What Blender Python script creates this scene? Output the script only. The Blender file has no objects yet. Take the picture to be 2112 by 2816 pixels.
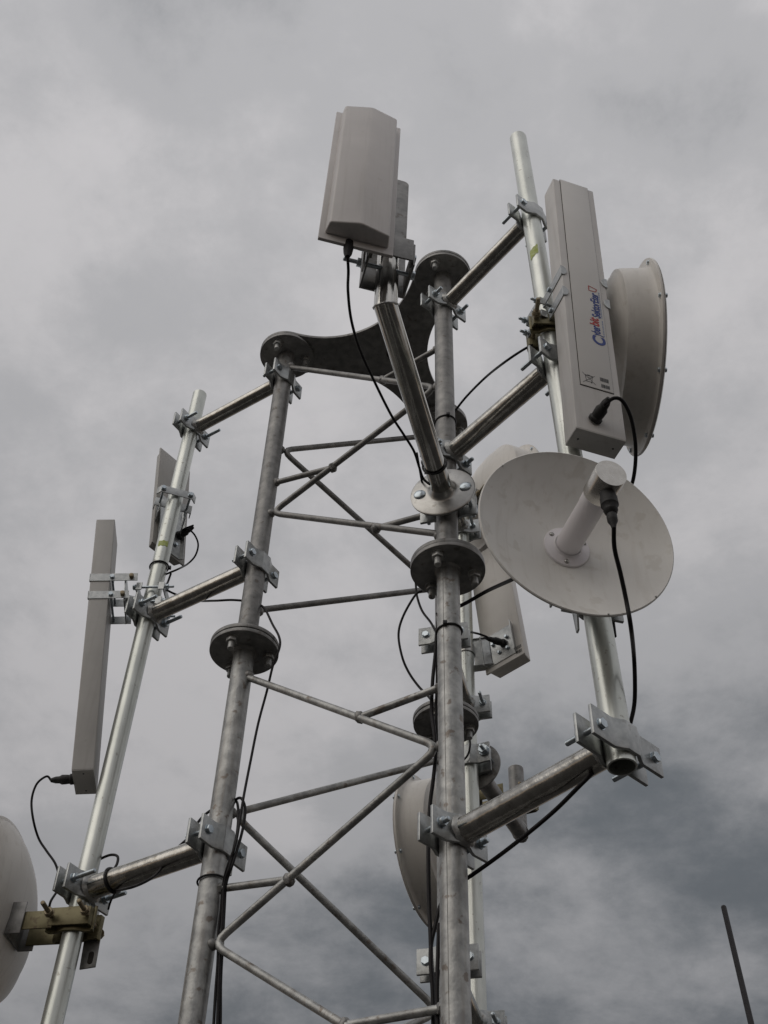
import bpy, bmesh, math, random
from mathutils import Vector as V, Matrix
random.seed(7)
SC = bpy.context.scene
COL = SC.collection
R = math.radians

# ------------------------------------------------------------------ camera
PITCH, ROLL = 0.821295, 0.0373375
FWD = V((0, math.cos(PITCH), math.sin(PITCH)))
_u0 = V((0, -math.sin(PITCH), math.cos(PITCH)))
RT = V((1, 0, 0)) * math.cos(ROLL) + _u0 * math.sin(ROLL)
UP = _u0 * math.cos(ROLL) - V((1, 0, 0)) * math.sin(ROLL)
EYE = V((0, 0, 1.6))
FPX = 3354.23
cd = bpy.data.cameras.new('camera')
cd.sensor_fit = 'VERTICAL'; cd.sensor_height = 36; cd.lens = 36 * FPX / 2816
cd.clip_start = 0.05; cd.clip_end = 5000
cam = bpy.data.objects.new('camera', cd); COL.objects.link(cam)
m = Matrix((RT, UP, -FWD)).transposed().to_4x4(); m.translation = EYE
cam.matrix_world = m
SC.camera = cam

# ------------------------------------------------------------------ sky and sun
SUN_EL, SUN_AZ = R(36), R(-140)          # the sun's direction (azimuth from +X), behind the viewer's left shoulder
W = bpy.data.worlds.new('World'); SC.world = W; W.use_nodes = True
nt = W.node_tree; N = nt.nodes; LK = nt.links
for n in list(N): N.remove(n)
def wn(t, **k):
    n = N.new(t)
    for a, b in k.items(): setattr(n, a, b)
    return n
def wmath(op, a, b=None, c=None):
    n = wn('ShaderNodeMath', operation=op)
    for i, x in enumerate((a, b, c)):
        if x is None: continue
        if isinstance(x, (int, float)): n.inputs[i].default_value = x
        else: LK.new(x, n.inputs[i])
    return n.outputs[0]
tc = wn('ShaderNodeTexCoord')
sep = wn('ShaderNodeSeparateXYZ'); LK.new(tc.outputs['Generated'], sep.inputs[0])
zc = wmath('MAXIMUM', sep.outputs[2], 0.0)
zd = wmath('ADD', zc, 0.22)
px = wmath('DIVIDE', sep.outputs[0], zd); py = wmath('DIVIDE', sep.outputs[1], zd)
cmb = wn('ShaderNodeCombineXYZ'); LK.new(px, cmb.inputs[0]); LK.new(py, cmb.inputs[1])
def noise(scale, detail, rough, dist, off):
    mp = wn('ShaderNodeMapping'); mp.inputs['Location'].default_value = off
    LK.new(cmb.outputs[0], mp.inputs[0])
    n = wn('ShaderNodeTexNoise'); n.inputs['Scale'].default_value = scale; n.inputs['Detail'].default_value = detail
    n.inputs['Roughness'].default_value = rough; n.inputs['Distortion'].default_value = dist
    LK.new(mp.outputs[0], n.inputs['Vector']); return n.outputs['Fac']
n1 = noise(2.9, 10, 0.56, 0.12, (5.3, 2.9, 0.4))
n2 = noise(6.5, 10, 0.66, 0.15, (0.3, 7.2, 2.4))
mixn = wmath('ADD', wmath('MULTIPLY', n1, 0.66), wmath('MULTIPLY', n2, 0.34))
# the heavier cloud masses: direction, angular radius (degrees), how much darker; their edges are broken up by noise
pn = wn('ShaderNodeTexNoise'); pn.inputs['Scale'].default_value = 3.2; pn.inputs['Detail'].default_value = 6
LK.new(tc.outputs['Generated'], pn.inputs['Vector'])
pv = wn('ShaderNodeVectorMath', operation='SUBTRACT'); LK.new(pn.outputs['Color'], pv.inputs[0]); pv.inputs[1].default_value = (0.5, 0.5, 0.5)
ps_ = wn('ShaderNodeVectorMath', operation='SCALE'); LK.new(pv.outputs[0], ps_.inputs[0]); ps_.inputs['Scale'].default_value = 0.16
pa = wn('ShaderNodeVectorMath', operation='ADD'); LK.new(tc.outputs['Generated'], pa.inputs[0]); LK.new(ps_.outputs[0], pa.inputs[1])
pnm = wn('ShaderNodeVectorMath', operation='NORMALIZE'); LK.new(pa.outputs[0], pnm.inputs[0])
mass = None
for (dx_, dy__, dz__, rad_, amt_) in ((0.34, 0.90, 0.26, 28, 0.185), (0.20, 0.37, 0.91, 4.5, 0.08), (-0.15, 0.33, 0.93, 6, 0.09), (-0.04, 0.74, 0.67, 9, -0.045), (-0.02, 0.62, 0.78, 7, -0.02), (0.16, 0.52, 0.84, 7, -0.035), (-0.27, 0.79, 0.55, 6, 0.045), (-0.17, 0.83, 0.54, 6, 0.045), (-0.12, 0.50, 0.85, 8, 0.04), (0.16, 0.97, 0.20, 24, 0.11), (-0.30, 0.92, 0.25, 19, 0.10)):
    v_ = V((dx_, dy__, dz__)).normalized()
    dn = wn('ShaderNodeVectorMath', operation='DOT_PRODUCT'); LK.new(pnm.outputs[0], dn.inputs[0]); dn.inputs[1].default_value = v_
    mr = wn('ShaderNodeMapRange', interpolation_type='SMOOTHERSTEP'); LK.new(dn.outputs['Value'], mr.inputs[0])
    mr.inputs[1].default_value = math.cos(R(rad_ * 1.25)); mr.inputs[2].default_value = math.cos(R(rad_ * 0.25)); mr.inputs[3].default_value = 0; mr.inputs[4].default_value = amt_
    mass = mr.outputs[0] if mass is None else wmath('ADD', mass, mr.outputs[0])
mixn = wmath('SUBTRACT', wmath('ADD', wmath('MULTIPLY', wmath('SUBTRACT', mixn, 0.5), 1.02), 0.552), mass)
ramp = wn('ShaderNodeValToRGB'); LK.new(mixn, ramp.inputs[0])
cr = ramp.color_ramp; cr.interpolation = 'EASE'
cr.elements[0].position = 0.20; cr.elements[0].color = (0.31, 0.335, 0.36, 1)
cr.elements[1].position = 0.63; cr.elements[1].color = (1.07, 1.045, 1.06, 1)
e = cr.elements.new(0.47); e.color = (0.835, 0.83, 0.85, 1)
# overcast luminance: three times brighter overhead than at the horizon, a slightly warm hem at the very horizon
lum = wmath('MULTIPLY', wmath('ADD', wmath('MULTIPLY', zc, 2.0), 1.0), 0.333)
hz = wmath('POWER', wmath('SUBTRACT', 1.0, zc), 13.0)
warm = wn('ShaderNodeMix', data_type='RGBA', blend_type='MIX')
LK.new(hz, warm.inputs[0]); LK.new(ramp.outputs[0], warm.inputs[6]); warm.inputs[7].default_value = (2.0, 1.42, 0.96, 1)
mul = wn('ShaderNodeVectorMath', operation='SCALE'); LK.new(warm.outputs[2], mul.inputs[0]); LK.new(lum, mul.inputs['Scale'])
bgc = wn('ShaderNodeBackground'); LK.new(mul.outputs[0], bgc.inputs[0]); bgc.inputs[1].default_value = 0.60
sky = wn('ShaderNodeTexSky', sky_type='NISHITA'); sky.sun_disc = False
sky.sun_elevation = SUN_EL; sky.sun_rotation = math.pi / 2 - SUN_AZ
bgs = wn('ShaderNodeBackground'); LK.new(sky.outputs[0], bgs.inputs[0]); bgs.inputs[1].default_value = 0.08
mx = wn('ShaderNodeMixShader'); mx.inputs[0].default_value = 0.95
LK.new(bgs.outputs[0], mx.inputs[1]); LK.new(bgc.outputs[0], mx.inputs[2])
wo = wn('ShaderNodeOutputWorld'); LK.new(mx.outputs[0], wo.inputs[0])
sd = bpy.data.lights.new('sun', 'SUN'); sd.energy = 0.62; sd.angle = R(60); sd.color = (1, 0.93, 0.84)
so = bpy.data.objects.new('sun', sd); COL.objects.link(so)
sdir = V((math.cos(SUN_EL) * math.cos(SUN_AZ), math.cos(SUN_EL) * math.sin(SUN_AZ), math.sin(SUN_EL)))
so.rotation_euler = sdir.to_track_quat('Z', 'Y').to_euler(); so.location = sdir * 30
SC.view_settings.view_transform = 'Standard'; SC.view_settings.look = 'None'
SC.view_settings.exposure = 0.0; SC.view_settings.gamma = 1.0; SC.view_settings.use_curve_mapping = False
SC.cycles.max_bounces = 8

# ------------------------------------------------------------------ materials
MATS = {}
def mat(name, c1, c2=None, rough=0.5, metal=0.0, nscale=40, bump=0.0, bscale=None, spots=None, rvar=0.0, stretch=None, spec=0.5, trans=None, patch=0.0, streak=None):
    mt = bpy.data.materials.new(name); mt.use_nodes = True
    t = mt.node_tree; b = t.nodes['Principled BSDF']
    b.inputs['Roughness'].default_value = rough; b.inputs['Metallic'].default_value = metal
    b.inputs['Specular IOR Level'].default_value = spec
    tcn = t.nodes.new('ShaderNodeTexCoord'); vec = tcn.outputs['Object']
    if stretch:
        mp = t.nodes.new('ShaderNodeMapping'); mp.inputs['Scale'].default_value = stretch
        t.links.new(vec, mp.inputs[0]); vec = mp.outputs[0]
    ns = t.nodes.new('ShaderNodeTexNoise'); ns.inputs['Scale'].default_value = nscale; ns.inputs['Detail'].default_value = 6
    ns.inputs['Roughness'].default_value = 0.6
    t.links.new(vec, ns.inputs['Vector'])
    rp = t.nodes.new('ShaderNodeValToRGB'); t.links.new(ns.outputs['Fac'], rp.inputs[0])
    rp.color_ramp.elements[0].position = 0.36; rp.color_ramp.elements[0].color = (*c1, 1)
    rp.color_ramp.elements[1].position = 0.64; rp.color_ramp.elements[1].color = (*(c2 or c1), 1)
    colr = rp.outputs[0]
    if spots:                                   # (colour, scale, threshold, strength): stains and specks with a shape of their own
        sc_, th, amt = spots[1], spots[2], spots[3]
        n2 = t.nodes.new('ShaderNodeTexNoise'); n2.inputs['Scale'].default_value = sc_; n2.inputs['Detail'].default_value = 4
        t.links.new(tcn.outputs['Object'], n2.inputs['Vector'])
        r2 = t.nodes.new('ShaderNodeValToRGB'); t.links.new(n2.outputs['Fac'], r2.inputs[0])
        r2.color_ramp.elements[0].position = th; r2.color_ramp.elements[0].color = (0, 0, 0, 1)
        r2.color_ramp.elements[1].position = th + 0.06; r2.color_ramp.elements[1].color = (amt, amt, amt, 1)
        mxn = t.nodes.new('ShaderNodeMix'); mxn.data_type = 'RGBA'
        t.links.new(r2.outputs[0], mxn.inputs[0]); t.links.new(colr, mxn.inputs[6]); mxn.inputs[7].default_value = (*spots[0], 1)
        colr = mxn.outputs[2]
    if patch:                                   # broad uneven weathering
        n3 = t.nodes.new('ShaderNodeTexNoise'); n3.inputs['Scale'].default_value = 9; n3.inputs['Detail'].default_value = 5
        t.links.new(tcn.outputs['Object'], n3.inputs['Vector'])
        r3 = t.nodes.new('ShaderNodeMapRange'); t.links.new(n3.outputs['Fac'], r3.inputs[0]); r3.inputs[1].default_value = 0.3; r3.inputs[2].default_value = 0.7
        r3.inputs[3].default_value = 1 - patch; r3.inputs[4].default_value = 1 + patch * 0.7
        sc3 = t.nodes.new('ShaderNodeVectorMath'); sc3.operation = 'SCALE'; t.links.new(colr, sc3.inputs[0]); t.links.new(r3.outputs[0], sc3.inputs['Scale'])
        colr = sc3.outputs[0]
    if streak:                                  # rain streaks running down: (colour, strength)
        mp4 = t.nodes.new('ShaderNodeMapping'); mp4.inputs['Scale'].default_value = (1, 1, 0.05); t.links.new(tcn.outputs['Object'], mp4.inputs[0])
        n4 = t.nodes.new('ShaderNodeTexNoise'); n4.inputs['Scale'].default_value = 75; n4.inputs['Detail'].default_value = 5; t.links.new(mp4.outputs[0], n4.inputs['Vector'])
        r4 = t.nodes.new('ShaderNodeMapRange'); t.links.new(n4.outputs['Fac'], r4.inputs[0]); r4.inputs[1].default_value = 0.52; r4.inputs[2].default_value = 0.75; r4.inputs[4].default_value = streak[1]
        m4 = t.nodes.new('ShaderNodeMix'); m4.data_type = 'RGBA'; t.links.new(r4.outputs[0], m4.inputs[0]); t.links.new(colr, m4.inputs[6]); m4.inputs[7].default_value = (*streak[0], 1)
        colr = m4.outputs[2]
    t.links.new(colr, b.inputs['Base Color'])
    if rvar:
        mr = t.nodes.new('ShaderNodeMapRange'); t.links.new(ns.outputs['Fac'], mr.inputs[0])
        mr.inputs[3].default_value = max(0.02, rough - rvar); mr.inputs[4].default_value = rough + rvar
        t.links.new(mr.outputs[0], b.inputs['Roughness'])
    if bump:
        nb = t.nodes.new('ShaderNodeTexNoise'); nb.inputs['Scale'].default_value = bscale or nscale; nb.inputs['Detail'].default_value = 3
        t.links.new(tcn.outputs['Object'], nb.inputs['Vector'])
        bn = t.nodes.new('ShaderNodeBump'); bn.inputs['Strength'].default_value = bump; bn.inputs['Distance'].default_value = 0.004
        t.links.new(nb.outputs['Fac'], bn.inputs['Height']); t.links.new(bn.outputs[0], b.inputs['Normal'])
    if trans:
        b.inputs['Subsurface Weight'].default_value = trans; b.inputs['Subsurface Radius'].default_value = (0.04, 0.04, 0.04)
    MATS[name] = mt; return mt
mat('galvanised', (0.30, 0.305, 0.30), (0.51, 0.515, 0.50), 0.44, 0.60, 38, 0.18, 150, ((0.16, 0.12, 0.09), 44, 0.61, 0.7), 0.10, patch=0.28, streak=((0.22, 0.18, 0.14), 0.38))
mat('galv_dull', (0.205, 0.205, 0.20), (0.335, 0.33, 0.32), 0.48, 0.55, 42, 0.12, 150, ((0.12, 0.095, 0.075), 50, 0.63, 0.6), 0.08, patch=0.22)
mat('zinc_pipe', (0.38, 0.365, 0.33), (0.56, 0.545, 0.51), 0.19, 0.98, 45, 0.16, 60, ((0.24, 0.21, 0.17), 60, 0.62, 0.55), 0.07, patch=0.15)
mat('zinc_mast', (0.58, 0.605, 0.565), (0.74, 0.76, 0.715), 0.33, 0.70, 22, 0.05, 60, ((0.30, 0.28, 0.24), 80, 0.65, 0.6), 0.09, (1, 1, 0.25), patch=0.12)
mat('zinc_plate', (0.36, 0.375, 0.375), (0.50, 0.515, 0.51), 0.36, 0.75, 70, 0.10, 120, ((0.22, 0.21, 0.19), 55, 0.66, 0.4), 0.10)
mat('chrome_pipe', (0.44, 0.43, 0.40), (0.55, 0.54, 0.51), 0.15, 1.0, 40, 0.07, 35, ((0.28, 0.26, 0.22), 60, 0.66, 0.45), 0.05)
mat('steel_bolt', (0.46, 0.52, 0.56), (0.60, 0.66, 0.70), 0.30, 0.9, 80, 0, None, None, 0.08)
mat('bright_steel', (0.37, 0.365, 0.35), (0.50, 0.495, 0.475), 0.33, 1.0, 30, 0.08, 60, ((0.22, 0.20, 0.17), 50, 0.62, 0.45), 0.09, patch=0.12)
mat('cap_steel', (0.60, 0.575, 0.53), (0.70, 0.675, 0.63), 0.26, 1.0, 60, 0.03, 60, None, 0.06)
mat('chromate', (0.15, 0.13, 0.07), (0.225, 0.20, 0.115), 0.44, 0.5, 35, 0.05, 90, ((0.09, 0.06, 0.04), 50, 0.60, 0.6), 0.08)
mat('brass_head', (0.24, 0.19, 0.12), (0.34, 0.29, 0.20), 0.45, 0.5, 60)
mat('paint_white', (0.665, 0.65, 0.63), (0.705, 0.69, 0.67), 0.46, 0, 12, 0.06, 900, ((0.46, 0.43, 0.40), 60, 0.68, 0.35), patch=0.06, streak=((0.42, 0.395, 0.36), 0.28))
mat('paint_grey', (0.455, 0.445, 0.425), (0.49, 0.48, 0.46), 0.48, 0, 12, 0.06, 900, ((0.34, 0.32, 0.30), 50, 0.68, 0.35), patch=0.06, streak=((0.33, 0.31, 0.285), 0.28))
mat('label_film', (0.68, 0.665, 0.64), (0.72, 0.705, 0.68), 0.34, 0, 8, 0, None, ((0.55, 0.52, 0.48), 45, 0.68, 0.3), 0.04)
mat('radome', (0.655, 0.63, 0.615), (0.695, 0.67, 0.655), 0.42, 0, 6, 0.03, 300, ((0.54, 0.51, 0.48), 25, 0.64, 0.35), 0.05, patch=0.06, streak=((0.42, 0.395, 0.36), 0.28))
mat('drum_white', (0.70, 0.675, 0.63), (0.76, 0.735, 0.69), 0.36, 0, 6, 0.04, 40, ((0.50, 0.455, 0.39), 18, 0.64, 0.32), 0.06, patch=0.06, streak=((0.42, 0.395, 0.36), 0.28))
mat('dish_white', (0.78, 0.77, 0.735), (0.83, 0.82, 0.785), 0.46, 0, 7, 0.03, 600, ((0.60, 0.57, 0.51), 26, 0.59, 0.4), patch=0.05, streak=((0.54, 0.50, 0.44), 0.3))
mat('feed_plastic', (0.86, 0.83, 0.85), (0.90, 0.87, 0.89), 0.36, 0, 9, 0, None, None, 0, None, 0.5, 0.8)
mat('black_rubber', (0.009, 0.008, 0.009), (0.016, 0.014, 0.016), 0.5, 0, 60, spec=0.22)
mat('black_tape', (0.010, 0.010, 0.010), (0.022, 0.022, 0.022), 0.62, 0, 90, 0.3, 120)
mat('nylon_black', (0.010, 0.010, 0.011), (0.018, 0.018, 0.02), 0.35, 0, 60)
mat('paint_lime', (0.40, 0.49, 0.08), (0.56, 0.62, 0.28), 0.55, 0, 90)
mat('ink_blue', (0.025, 0.055, 0.26), None, 0.5); mat('ink_red', (0.45, 0.035, 0.03), None, 0.5)
mat('ink_pale', (0.30, 0.36, 0.52), None, 0.5); mat('ink_black', (0.03, 0.03, 0.032), None, 0.5)
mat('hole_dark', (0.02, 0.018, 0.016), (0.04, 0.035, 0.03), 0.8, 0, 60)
mat('tarred_roof', (0.022, 0.021, 0.020), (0.046, 0.044, 0.041), 0.9, 0, 35, 0.5, 60, ((0.015, 0.015, 0.014), 12, 0.6, 0.5))

# ------------------------------------------------------------------ mesh helpers
def frame_z(d):
    d = d.normalized()
    a = V((0, 0, 1)) if abs(d.z) < 0.9 else V((1, 0, 0))
    x = a.cross(d).normalized(); y = d.cross(x)
    return x, y, d
def rot(yaw, tilt=0, roll=0):
    return Matrix.Rotation(yaw, 3, 'Z') @ Matrix.Rotation(tilt, 3, 'X') @ Matrix.Rotation(roll, 3, 'Y')
def smooth_path(pts, k=6):
    out = []
    n = len(pts)
    for i in range(n - 1):
        p0, p1, p2, p3 = pts[max(i - 1, 0)], pts[i], pts[i + 1], pts[min(i + 2, n - 1)]
        for j in range(k):
            t = j / k
            out.append(0.5 * ((2 * p1) + (p2 - p0) * t + (2 * p0 - 5 * p1 + 4 * p2 - p3) * t * t + (3 * p1 - p0 - 3 * p2 + p3) * t ** 3))
    out.append(pts[-1]); return out
class MB:
    def __init__(s): s.v = []; s.f = []
    def ring(s, c, x, y, r, seg):
        i = len(s.v)
        for k in range(seg):
            a = 2 * math.pi * k / seg
            s.v.append(c + x * (r * math.cos(a)) + y * (r * math.sin(a)))
        return list(range(i, i + seg))
    def bridge(s, a, b):
        n = len(a)
        for k in range(n): s.f.append((a[k], a[(k + 1) % n], b[(k + 1) % n], b[k]))
    def lathe(s, prof, o, axis, seg=32, cap0=True, cap1=True):
        x, y, z = frame_z(axis); prev = None
        for i, (r, t) in enumerate(prof):
            rg = s.ring(o + z * t, x, y, max(r, 1e-5), seg)
            if prev: s.bridge(prev, rg)
            elif cap0: s.f.append(tuple(reversed(rg)))
            prev = rg
        if cap1: s.f.append(tuple(prev))
        return s
    def cyl(s, p0, p1, r, r1=None, seg=24, cap0=True, cap1=True):
        d = p1 - p0
        return s.lathe([(r, 0), (r if r1 is None else r1, d.length)], p0, d, seg, cap0, cap1)
    def pipe(s, p0, p1, ro, ri, seg=32, deep=0.12):
        d = p1 - p0; L = d.length; deep = min(deep, L * 0.45)
        return s.lathe([(ri, deep), (ri, 0), (ro - 0.0006, 0), (ro, 0.0006), (ro, L - 0.0006), (ro - 0.0006, L), (ri, L), (ri, L - deep)], p0, d, seg)
    def path(s, pts, r, seg=10, caps=True):
        n = len(pts); prev = None; x = None
        for i in range(n):
            a = (pts[i] - pts[i - 1]).normalized() if i else None
            b = (pts[i + 1] - pts[i]).normalized() if i < n - 1 else None
            t = (a + b).normalized() if (a and b) else (a or b)
            if x is None: x = frame_z(t)[0]
            x = (x - t * x.dot(t)).normalized(); y = t.cross(x)
            rg = []
            i0 = len(s.v)
            w = 1.0
            if a and b:
                cosh = max(0.35, a.dot(t)); bis = (b - a)
                bis = bis.normalized() if bis.length > 1e-6 else None
            for k in range(seg):
                an = 2 * math.pi * k / seg
                o = x * (r * math.cos(an)) + y * (r * math.sin(an))
                if a and b and bis is not None: o = o + bis * (o.dot(bis) * (1 / cosh - 1))
                s.v.append(pts[i] + o)
            rg = list(range(i0, i0 + seg))
            if prev: s.bridge(prev, rg)
            elif caps: s.f.append(tuple(reversed(rg)))
            prev = rg
        if caps: s.f.append(tuple(prev))
        return s
    def box(s, o, M, d):
        i = len(s.v)
        for a in (-1, 1):
            for b in (-1, 1):
                for c in (-1, 1): s.v.append(o + M @ V((a * d[0] / 2, b * d[1] / 2, c * d[2] / 2)))
        for q in ((0, 1, 3, 2), (4, 6, 7, 5), (0, 4, 5, 1), (2, 3, 7, 6), (0, 2, 6, 4), (1, 5, 7, 3)): s.f.append(tuple(i + k for k in q))
        return s
    def prism(s, poly, o, M, t0, t1):
        # poly in local x,y, extruded along local z
        i = len(s.v); n = len(poly)
        for t in (t0, t1):
            for p in poly: s.v.append(o + M @ V((p[0], p[1], t)))
        s.f.append(tuple(range(i + n - 1, i - 1, -1))); s.f.append(tuple(range(i + n, i + 2 * n)))
        for k in range(n): s.f.append((i + k, i + (k + 1) % n, i + n + (k + 1) % n, i + n + k))
        return s
    def sheet(s, line, th, o, M, h0, h1):
        # a bent sheet: polyline in local x,y, thickness th to its left, extruded along local z
        n = len(line); L = [V((p[0], p[1])) for p in line]; off = []
        for k in range(n):
            a = (L[k] - L[k - 1]).normalized() if k else None
            b = (L[k + 1] - L[k]).normalized() if k < n - 1 else None
            t = (a + b).normalized() if (a and b) else (a or b)
            w = 1 / max(0.4, t.dot(b or a)); off.append(L[k] + V((-t.y, t.x)) * th * w)
        return s.prism([(p.x, p.y) for p in L] + [(p.x, p.y) for p in reversed(off)], o, M, h0, h1)
    def hexn(s, p, axis, af, h, ph=0.0):
        x, y, z = frame_z(axis); r = af / 1.732
        poly = [(r * math.cos(ph + k * math.pi / 3), r * math.sin(ph + k * math.pi / 3)) for k in range(6)]
        return s.prism(poly, p, Matrix((x, y, z)).transposed(), 0, h)
    def dome(s, p, axis, r, h, seg=16):
        return s.lathe([(r, 0), (r * 0.96, h * 0.35), (r * 0.8, h * 0.68), (r * 0.5, h * 0.9), (r * 0.2, h)], p, axis, seg)
class Thing:
    def __init__(s, name, loc, label, cat, group=None):
        s.o = bpy.data.objects.new(name, None); COL.objects.link(s.o); s.o.empty_display_size = 0.05
        s.o.location = loc; s.loc = V(loc); tag(s.o, label, cat, group)
    def part(s, name, mb, m, bevel=0, parent=None, label=None, ang=38, seg=2):
        o = mesh_obj(name, mb, m, s.loc, bevel, ang, seg); o.parent = parent or s.o
        if label: o['label'] = label
        return o
def tag(o, label, cat, group=None, kind=None):
    if label: o['label'] = label
    if cat: o['category'] = cat
    if group: o['group'] = group
    if kind: o['kind'] = kind
def mesh_obj(name, mb, m, origin=V((0, 0, 0)), bevel=0, ang=38, seg=2):
    me = bpy.data.meshes.new(name)
    me.from_pydata([tuple(p - origin) for p in mb.v], [], mb.f)
    bm = bmesh.new(); bm.from_mesh(me)
    bmesh.ops.recalc_face_normals(bm, faces=bm.faces)
    if bevel:
        es = [e for e in bm.edges if len(e.link_faces) == 2 and e.calc_face_angle(0) > R(30)]
        bmesh.ops.bevel(bm, geom=es, offset=bevel, segments=seg, profile=0.5, affect='EDGES', clamp_overlap=True)
    bm.to_mesh(me); bm.free()
    for p in me.polygons: p.use_smooth = True
    me.set_sharp_from_angle(angle=R(ang))
    me.materials.append(MATS[m] if isinstance(m, str) else m)
    o = bpy.data.objects.new(name, me); COL.objects.link(o); return o
def single(name, mb, m, loc, label, cat, group=None, bevel=0, ang=38, seg=2):
    o = mesh_obj(name, mb, m, V(loc), bevel, ang, seg); o.location = loc; tag(o, label, cat, group); return o
def bolt(T, p, axis, shaft, d=0.010, head=0.017, hh=0.007, nut_at=None, m='steel_bolt', domed=False, parent=None, washer=True):
    """hex bolt: head at p facing -axis, shaft running along axis; nut at distance nut_at along the shaft"""
    axis = axis.normalized(); b = MB()
    if domed: b.dome(p, -axis, head * 0.62, hh)
    else: b.hexn(p, -axis, head, hh, random.random())
    if washer and not domed: b.cyl(p - axis * 0.0002, p + axis * 0.0015, head * 0.66, seg=18)
    b.cyl(p, p + axis * (shaft - 0.0012), d / 2, seg=14); b.cyl(p + axis * (shaft - 0.0012), p + axis * shaft, d / 2, d * 0.42, seg=14)
    o = T.part('bolt', b, m, 0.0006, parent, seg=1)
    if nut_at is not None:
        n = MB().hexn(p + axis * nut_at, axis, head, head * 0.5, random.random()); n.cyl(p + axis * (nut_at - 0.002), p + axis * nut_at, head * 0.64, seg=18)
        T.part('nut', n, m, 0.0006, o, seg=1)
    return o
def at(u, v, depth):
    """a surveyed point: sighted in the photograph at (u, v), depth metres in front of the lens"""
    return EYE + (FWD + RT * ((u - 1056) / FPX) - UP * ((v - 1408) / FPX)) * depth
def dep(p): return (p - EYE).dot(FWD)

# ------------------------------------------------------------------ layout (metres)
LEG = {'N': V((0.1447, 1.9090, 0)), 'L': V((-0.3163, 2.2089, 0)), 'B': V((0.1739, 2.4582, 0))}
CEN = (LEG['N'] + LEG['L'] + LEG['B']) / 3
ZM, ZT = 3.468, 4.6646
LR = 0.0248                                     # leg radius
FR, FT = 0.082, 0.011                           # flange radius and plate thickness
def zz(p, z): return V((p.x, p.y, z))
class Mast:
    def __init__(s, b, t, r): s.b = V(b); s.t = V(t); s.r = r
    def p(s, z): k = (z - s.b.z) / (s.t.z - s.b.z); return s.b.lerp(s.t, k)
RM = Mast((0.3965, 1.620, 2.762), (0.351, 1.620, 4.963), 0.0243)
LM = Mast((-0.625, 2.412, 2.15), (-0.606, 2.412, 4.712), 0.0222)
BM = Mast((0.258, 2.760, 2.05), (0.258, 2.760, 4.75), 0.0235)

# ------------------------------------------------------------------ ground
g = MB(); S_ = 900
g.v = [V((-S_, -S_, 0)), V((S_, -S_, 0)), V((S_, S_, 0)), V((-S_, S_, 0))]; g.f = [(0, 1, 2, 3)]
go = mesh_obj('ground', g, 'tarred_roof'); tag(go, 'dark tarred roof surface below the tower', 'ground', kind='structure')

# ------------------------------------------------------------------ lattice tower
T = Thing('lattice_tower', zz(CEN, 0), 'galvanised triangular lattice tower with bolted flanges and a curved top plate', 'tower')
for k in 'NLB':
    c = LEG[k]
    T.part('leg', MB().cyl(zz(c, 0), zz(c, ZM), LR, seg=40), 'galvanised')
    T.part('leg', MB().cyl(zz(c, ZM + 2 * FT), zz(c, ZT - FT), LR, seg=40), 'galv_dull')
    T.part('weld_bead', MB().lathe([(LR + 0.006, 0), (LR + 0.004, -0.004), (LR, -0.007)], zz(c, ZM), V((0, 0, 1)), 40, False, False), 'galv_dull')
    T.part('weld_bead', MB().lathe([(LR + 0.006, 0), (LR + 0.004, 0.004), (LR, 0.007)], zz(c, ZM + 2 * FT), V((0, 0, 1)), 40, False, False), 'galv_dull')
    for nm, z0, z1 in (('flange', ZM, ZM + FT - 0.0006), ('flange', ZM + FT + 0.0006, ZM + 2 * FT), ('flange', ZT - FT, ZT - 0.0005)):
        jx = V((random.uniform(-1, 1), random.uniform(-1, 1), 0)) * 0.001
        fl = MB().cyl(zz(c, z0) + jx, zz(c, z1) + jx, FR + random.uniform(-0.0008, 0.0008), seg=72)
        fo = T.part(nm, fl, 'galv_dull', 0.0012)
    for lvl, zb, th in ((0, ZM, 2 * FT), (1, ZT - FT, FT + 0.010)):
        for a in (4, 124, 244):
            d = V((math.cos(R(a)), math.sin(R(a)), 0)); p = zz(c + d * 0.0585, zb + th)
            bolt(T, p, V((0, 0, -1)), th + 0.034, 0.0155, 0.024, 0.010, nut_at=th + 0.001, m='galvanised')
# top plate: three round lobes joined by concave edges, a drain hole in the middle
rho, hh_ = 0.279, 0.234
outl = []
order = ['N', 'B', 'L']
for i, k in enumerate(order):
    c = LEG[k]; nx = LEG[order[(i + 1) % 3]]; pv = LEG[order[(i - 1) % 3]]
    def arc_c(a, b):
        mid = (a + b) / 2; out = (mid - CEN); out.z = 0; return mid + out.normalized() * hh_
    c0 = arc_c(pv, c); c1 = arc_c(c, nx)
    a0 = math.atan2(c0.y - c.y, c0.x - c.x); a1 = math.atan2(c1.y - c.y, c1.x - c.x)
    while a1 < a0: a1 += 2 * math.pi
    for j in range(27):
        a = a0 + (a1 - a0) * j / 26; outl.append((c.x + FR * math.cos(a), c.y + FR * math.sin(a)))
    b0 = math.atan2(c.y - c1.y, c.x - c1.x); b1 = math.atan2(nx.y - c1.y, nx.x - c1.x)
    while b1 > b0: b1 -= 2 * math.pi
    for j in range(1, 30):
        a = b0 + (b1 - b0) * j / 30; outl.append((c1.x + rho * math.cos(a), c1.y + rho * math.sin(a)))
tp = MB().prism(outl, V((0, 0, 0)), Matrix.Identity(3), ZT + 0.0005, ZT + 0.0105)
tpo = T.part('top_plate', tp, 'galv_dull', 0.0008)
T.part('drain_hole', MB().cyl(zz(CEN, ZT - 0.0016), zz(CEN, ZT + 0.002), 0.011, seg=20), 'hole_dark', parent=tpo)
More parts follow.
